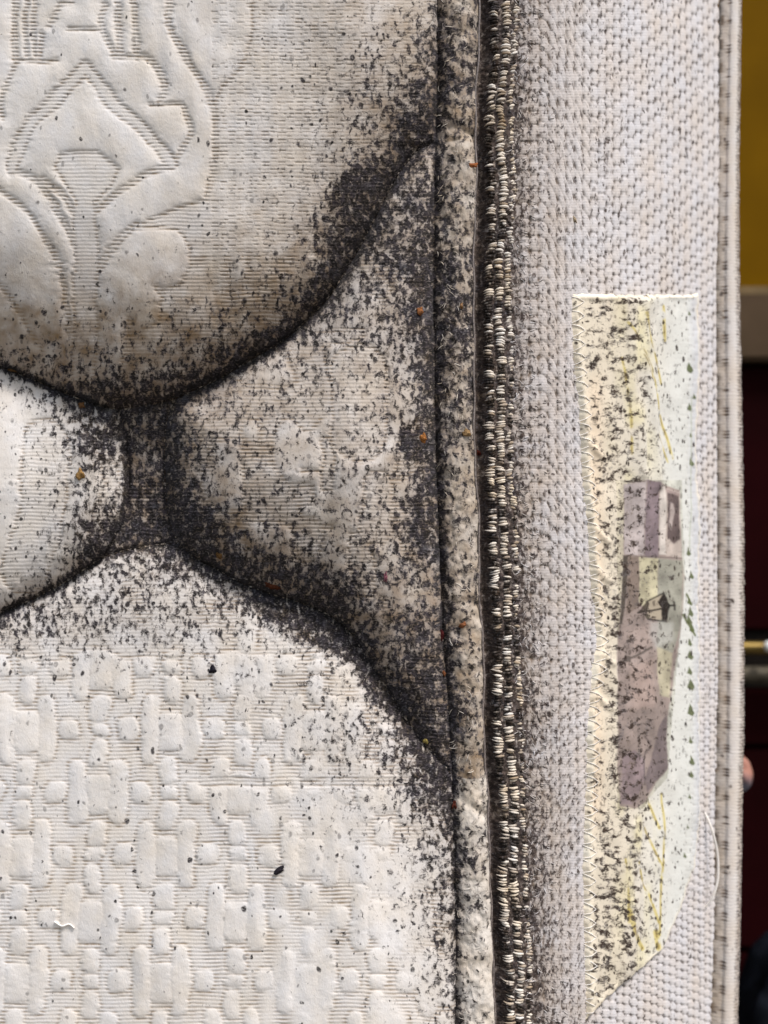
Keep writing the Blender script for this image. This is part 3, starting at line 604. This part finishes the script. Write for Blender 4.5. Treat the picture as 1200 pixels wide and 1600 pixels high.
# lantern on its side: glass body, dark frame, finial
ppoly([(1007, 940), (1029, 928), (1034, 969), (1008, 966)], (168, 156, 138))
ppoly([(1029, 925), (1037, 945), (1033, 972), (1026, 969), (1026, 950), (1021, 940)], (26, 22, 20), 1, .8)
ppoly([(994, 957), (1000, 948), (1008, 939), (1010, 943), (1008, 955)], (52, 44, 38), .95, .8); ppoly([(1001, 958), (1009, 958), (1011, 968), (1006, 966)], (58, 54, 40), .9, .8)
for seg in ([(1006, 940), (1029, 926)], [(1008, 967), (1033, 971)]): pline(seg, 1.1, (30, 27, 24), 1)
pline([(993, 957), (1012, 954), (1036, 948)], 1.3, (14, 12, 11), 1); pline([(1034, 946), (1044, 945)], 1.5, (22, 20, 19), 1); pline([(1043, 940), (1044, 952)], 1.5, (34, 32, 31), .9)
ppoly([(1012, 972), (1042, 972), (1044, 1000), (1020, 1012), (1010, 992)], (196, 194, 190), .5, 5); ppoly([(982, 985), (1006, 975), (1014, 1005), (985, 1020)], (196, 176, 168), .4, 6)
ppoly([(980, 1040), (1016, 1030), (1018, 1100), (980, 1110)], (186, 162, 152), .45, 8)
for seg in ([(1058, 960), (1066, 975), (1076, 992)], [(1064, 928), (1072, 944)]): pline(seg, 1.8, (82, 92, 48), .9)
lm = .27 * np.exp(-((X2 - 934) / 40) ** 2) + .28 * sstep(500, 470, Y2) * 0 + .30 * np.exp(-((X2 - 985) / 45) ** 2) + .08 + .14 * np.exp(-((X2 - 905) ** 2 / 500 + (Y2 - 530) ** 2 / 3000))
lm = lm * (1 - sstep(-2, 16, 14 - sdl) * (X2 < 960) * .85) + .10 * np.exp(-((Y2 - 1440) / 90) ** 2) * (X2 < 990)
lm = lm + .20; lm = np.where(X2 > 1072, lm * .5, lm)
lrib = np.clip(-kn * .16, 0, 1) * trans * .8 + .10 * np.clip(-ribs_b, 0, 1)
fl_lab = (sdl[:-1, :-1] > -3)
LA = dict(fabric=np.stack([np.interp(X2, _X, _arc) * .8 + 50, Y2, 0 * Y2], -1).reshape(-1, 3), mould=np.clip(lm, 0, 1).ravel(), stain_shade=(0 * lm + .02).ravel(), rib=np.clip(lrib, 0, 1).ravel(),
          print=prt.reshape(-1, 3), paint_mask=np.clip(sstep(1, 8, sdl) * (1. - .0 * X2), 0, 1).ravel() * 1.0)
lab = link('sewn_label', sub_mesh('sewn_label', np.stack([lx_, ly_, lz_], -1).reshape(-1, 3), grid_quads(*X2.shape)[fl_lab], LA), M_label, mattress)
lab['label'] = 'cream printed cloth label with a street lantern picture, speckled brown'
# serged stitches along the left rim of the label
def hl_at(x, y): return float(hl[min(len(lY) - 1, max(0, np.searchsorted(lY, y))), min(len(lX) - 1, max(0, np.searchsorted(lX, x)))])
left = [p for p in LP if p[0] < 940][:44]; lyv = np.array([p[1] for p in left]); lxv = np.array([p[0] for p in left]); items = []
y = 462
while y < 1585:
    xa = float(np.interp(y, lyv, lxv)); items.append(([(xa - 3, y, hl_at(xa - 3, y) + 2), (xa + 6, y + 5, hl_at(xa + 6, y + 5) + 1.6), (xa + 15, y + 11, hl_at(xa + 15, y + 11) + .2)], [.6, .8, .6], 0, .05))
    items.append(([(xa + 15, y + 11, hl_at(xa + 15, y + 11) + .2), (xa + 5, y + 17, hl_at(xa + 5, y + 17) + 1.4), (xa - 3, y + 22, hl_at(xa - 3, y + 22) + 2)], [.5, .7, .6], 0, .05)); y += 22
V, Qs, A = fibre_mesh(items, 5); tag(link('label_stitching', np_mesh('label_stitching', V, Qs, A), M_thread, mattress), kind='stuff')
# loose white thread hanging over the far tape
pts = smooth_line([(1096, 1262), (1104, 1276), (1112, 1296), (1119, 1322), (1122, 1348), (1121, 1376), (1115, 1398), (1107, 1412), (1097, 1420)], 5)
P3 = []
for i, (x_, y_) in enumerate(pts):
    yw = np.interp(1105., _X, _y) - .002 - .0045 * math.sin(math.pi * i / (len(pts) - 1)); P3.append(((x_ - 600) * KP * yw, yw, CAMZ - (y_ - 800) * KP * yw))
v, q = tube(P3, .0008, 7); link('loose_thread', np_mesh('loose_thread', v, q), M_thread, mattress)

# ---------------------------------------------------------------- crumbs and flakes lying in the seams
def flake(x, y, sx, sy, ang, col, lab, cat, name='debris_flake', lift=1.5):
    import bmesh
    bm = bmesh.new(); bmesh.ops.create_icosphere(bm, subdivisions=3, radius=1)
    sdv = random.random() * 50; wx_, wy_, wz_ = [float(v) for v in world(np.array(float(x)), np.array(float(y)), np.array(float(h_at(x, y)) + lift))]
    for v in bm.verts:
        c_ = v.co; n_ = .9 + .60 * (float(vn(np.array(c_.x * 1.7 + sdv), np.array(c_.z * 1.7 + c_.y + sdv), 140)) - .5) * 2 + .15 * (random.random() - .5)
        X_, Z_ = c_.x * sx * n_, c_.z * sy * n_; a = R(ang)
        v.co = ((X_ * math.cos(a) - Z_ * math.sin(a)) * PX, c_.y * min(sx, sy) * .6 * n_ * PX, (X_ * math.sin(a) + Z_ * math.cos(a)) * PX)
    me = bpy.data.meshes.new(name); bm.to_mesh(me); bm.free(); me.shade_smooth()
    o = link(name, me, simple('flake_' + cat, tuple(lin(*col) * np.array([.5, .56, .7])), .6, var=.6, scale=700, bump=.5)); o.location = (wx_, wy_, wz_)
    return tag(o, lab, cat, 'specks of debris caught on the mattress')
flake(736, 262, 9, 4, 4, (176, 104, 58), 'orange flake stuck across the tape rim below the upper fold of the tape', 'flake')
flake(656, 486, 7, 5, 60, (170, 106, 60), 'amber crumb in the upper part of the triangular pad, just left of the tape groove', 'crumb')
flake(719, 480, 4, 4, 0, (164, 120, 78), 'tan crumb on the darkest stretch of the edge tape', 'crumb')
flake(662, 685, 6, 7, 20, (186, 118, 60), 'orange crumb beside the round black patch on the triangular pad', 'crumb')
flake(125, 740, 6, 9, 8, (196, 146, 84), 'honey coloured seed lying on the pale left pad', 'seed')
flake(126, 633, 7, 5, -20, (140, 96, 58), 'brown crumb in the seam above the pale left pad', 'crumb')
flake(19, 578, 7, 4, -15, (128, 92, 56), 'brown crumb in the same seam close to the left rim of the view', 'crumb')
flake(424, 915, 11, 4, -15, (104, 56, 34), 'long rust flake sunk in the seam below the triangular pad', 'flake')
flake(343, 868, 5, 6, 10, (128, 90, 50), 'olive brown crumb at the lower left corner of the triangular pad', 'crumb')
flake(689, 990, 4, 9, 5, (92, 38, 34), 'dark red husk in the tape groove', 'husk')
flake(693, 1052, 4, 4, 5, (140, 84, 50), 'tiny rust crumb in the groove below the dark red husk', 'crumb')
flake(722, 975, 6, 4, 15, (158, 98, 60), 'rust coloured flake on the tape right of the dark red husk', 'flake')
flake(709, 1256, 4, 8, 0, (104, 52, 36), 'rust husk where the lower fold of the tape meets the groove', 'husk')
flake(665, 1157, 4, 5, 10, (176, 148, 78), 'yellow crumb near the bottom tip of the triangular pad', 'crumb')
flake(727, 678, 7, 6, 10, (180, 138, 88), 'yellowish tan crumb on the tape beside the round black patch', 'crumb')
flake(752, 706, 4, 5, 0, (96, 44, 30), 'dark red crumb behind the rim thread in the black gap', 'crumb')
flake(897, 343, 3, 7, 28, (186, 158, 118), 'straw coloured sliver on the grey knit above the label', 'sliver')
flake(602, 902, 3, 8, -10, (150, 92, 92), 'pinkish scale on the lower half of the triangular pad', 'scale')
flake(437, 1360, 8, 4, 35, (62, 54, 54), 'black crumb alone on the clean tile patterned pad', 'crumb')
flake(332, 1047, 6, 6, 35, (54, 48, 50), 'black crumb at the top of the tile patterned pad', 'crumb')
tfp = smooth_line([(85, 1440), (97, 1447), (108, 1444), (116, 1450)], 4)
v, q = tube([tuple(float(t_) for t_ in world(np.array(a), np.array(b_), np.array(float(h_at(a, b_)) + 2))) for a, b_ in tfp], .0005, 6)
tag(link('lint_thread', np_mesh('lint_thread', v, q), M_thread), 'short white lint thread lying on the lower left tiles of the pattern', 'lint')

# ---------------------------------------------------------------- what shows behind the mattress
def box(x0, x1, y0, y1, z0, z1, bev=.004):
    import bmesh
    bm = bmesh.new(); bmesh.ops.create_cube(bm, size=1)
    for v in bm.verts: v.co = (x0 + (v.co.x + .5) * (x1 - x0), y0 + (v.co.y + .5) * (y1 - y0), z0 + (v.co.z + .5) * (z1 - z0))
    if bev: bmesh.ops.bevel(bm, geom=list(bm.edges), offset=bev, segments=2, affect='EDGES')
    me = bpy.data.meshes.new('m'); bm.to_mesh(me); bm.free(); return me
def zat(Yp, y): return CAMZ - (Yp - 800) * KP * y
def xat(Xp, y): return (Xp - 600) * KP * y
floor = link('floor', box(-3, 3.5, -2.5, 3, -.1, 0, 0), simple('concrete_floor', (.23, .21, .19), .9, bump=.3)); floor['kind'] = 'structure'
YW = 1.62
wall = link('wall', box(-2.2, 3.2, YW, YW + .15, 0, 2.4, 0), simple('ochre_painted_wall', (.135, .066, .0012), .75, var=.16, scale=5, bump=.2))
tag(wall, 'mustard brown painted wall in the upper right behind the mattress', 'wall')
YC = 1.30
cab = empty('cabinet', (.75, YC + .12, 0)); tag(cab, 'dark maroon cabinet with a stone top behind the mattress on the right', 'cabinet')
red = simple('maroon_lacquer', (.011, .0008, .0013), .8, var=.3, scale=6)
zt = zat(566, YC)
link('carcass', box(.05, 1.5, YC + .02, YW - .01, .02, zt - .002), red, cab)
for (ya, yb) in ((572, 985), (1078, 1164), (1172, 1482), (1490, 2200)):
    link('drawer_front', box(.06, 1.49, YC, YC + .018, zat(yb, YC), zat(ya, YC), .003), red, cab)
link('recess', box(.06, 1.49, YC + .006, YC + .019, zat(1077, YC), zat(986, YC), .002), simple('black_recess', (.01, .008, .007), .6), cab)
top = link('stone_top', box(.03, 1.52, YC - .02, YW - .005, zt, zat(464, YC), .004), simple('grey_brown_stone', (.075, .05, .031), .6, var=.2, scale=14), cab)
link('upstand', box(.04, 1.5, YC + .05, YW - .02, zat(464, YC) + .001, zat(432, YC), .006), simple('beige_stone', (.15, .105, .055), .6, var=.35, scale=22), cab)
def rod(name, ym, rad_px, mat, label, cat, x0=.1, x1=1.35, dy=.03):
    y_ = YC - dy; z_ = zat(ym, y_); xs = np.linspace(x0, x1, 14)
    v, q = tube([(x_, y_, z_ + .0006 * math.sin(9 * x_)) for x_ in xs], rad_px * KP * y_, 14)
    return link(name, np_mesh(name, v, q), mat, cab)
rod('brass_rail', 1012, 11, simple('tarnished_brass', (.09, .06, .015), .4, metal=.8, var=.4, scale=40), '', '')
rod('steel_rail', 1053, 13, simple('dull_steel', (.07, .06, .045), .55, metal=.35, var=.45, scale=60), '', '', dy=.028)
glint_me = bpy.data.meshes.new('rail_glint'); import bmesh
bm = bmesh.new(); bmesh.ops.create_uvsphere(bm, u_segments=20, v_segments=12, radius=.006)
bmesh.ops.translate(bm, verts=bm.verts, vec=(xat(1202, YC - .05), YC - .05, zat(1010, YC - .05))); bm.to_mesh(glint_me); bm.free(); glint_me.shade_smooth()
link('rail_glint', glint_me, simple('glint_white', (.7, .7, .68), .25), cab)  # white bead added as the painted highlight of the brass rail
# pinkish grey wrapped bundle hung beside the drawers
bm = bmesh.new(); bmesh.ops.create_icosphere(bm, subdivisions=4, radius=1)
yb_ = .95
for v in bm.verts:
    c_ = v.co; n_ = 1 + .25 * (float(vn(np.array(c_.x * 2 + 9), np.array(c_.z * 2 + c_.y + 4), 150)) - .5)
    v.co = (xat(1157, yb_) + c_.x * 17 * KP * yb_ * n_ * (1 - .15 * c_.z), yb_ + c_.y * .012 * n_, zat(1210, yb_) + (c_.z * 29 - 9 * c_.x * 0) * KP * yb_ * n_)
me = bpy.data.meshes.new('cloth_bundle'); bm.to_mesh(me); bm.free(); me.shade_smooth()
pk_m, pt, PP = newmat('pink_grey_cloth'); pb = NB(pt); tcz = pb.n('ShaderNodeSeparateXYZ'); pb.put(tcz.inputs[0], pb.n('ShaderNodeTexCoord').outputs['Object'])
zc = zat(1212, yb_)
pb.put(PP.inputs['Base Color'], pb.mix(pb.ramp(pb.m('ADD', tcz.outputs[2], pb.m('MULTIPLY', tcz.outputs[0], .4)), zc + .4 * xat(1160, yb_) - .006, zc + .4 * xat(1160, yb_) + .006), (.10, .10, .13), (.33, .15, .11)))
PP.inputs['Roughness'].default_value = .8
tag(link('cloth_bundle', me, pk_m), 'small pink and grey bundle just showing past the far edge of the mattress', 'bundle')
# a cord holds the bundle to the cabinet rail
v, q = tube([(xat(1157, yb_), yb_, zat(1185, yb_)), (xat(1157, yb_) - .0, yb_ + .1, zat(1120, yb_ + .1)), (xat(1150, 1.2), YC - .03, zat(1064, YC - .03))], .0012, 6)
# black sack bottom right
bm = bmesh.new(); bmesh.ops.create_icosphere(bm, subdivisions=5, radius=1); yk = 1.12
for v in bm.verts:
    c_ = v.co; n_ = 1 + .30 * (float(fbm(np.array(c_.x * 2.5 + 3), np.array(c_.z * 2.5 + c_.y * 1.4 + 8), 160)) - .5) + .12 * (float(vn(np.array(c_.x * 9 + 3), np.array(c_.z * 9 + c_.y * 5 + 8), 163)) - .5)
    v.co = (xat(1285, yk) + c_.x * .085 * n_, yk + c_.y * .06 * n_, zat(1700, yk) + c_.z * .20 * n_ if c_.z > 0 else .0 + max(0, (zat(1700, yk)) * (1 + c_.z)) )
me = bpy.data.meshes.new('sack'); bm.to_mesh(me); bm.free(); me.shade_smooth()
tag(link('sack', me, simple('black_plastic', (.006, .007, .010), .55, var=.6, scale=50, bump=.5)), 'black plastic sack standing in the bottom right corner before the maroon drawers', 'sack')
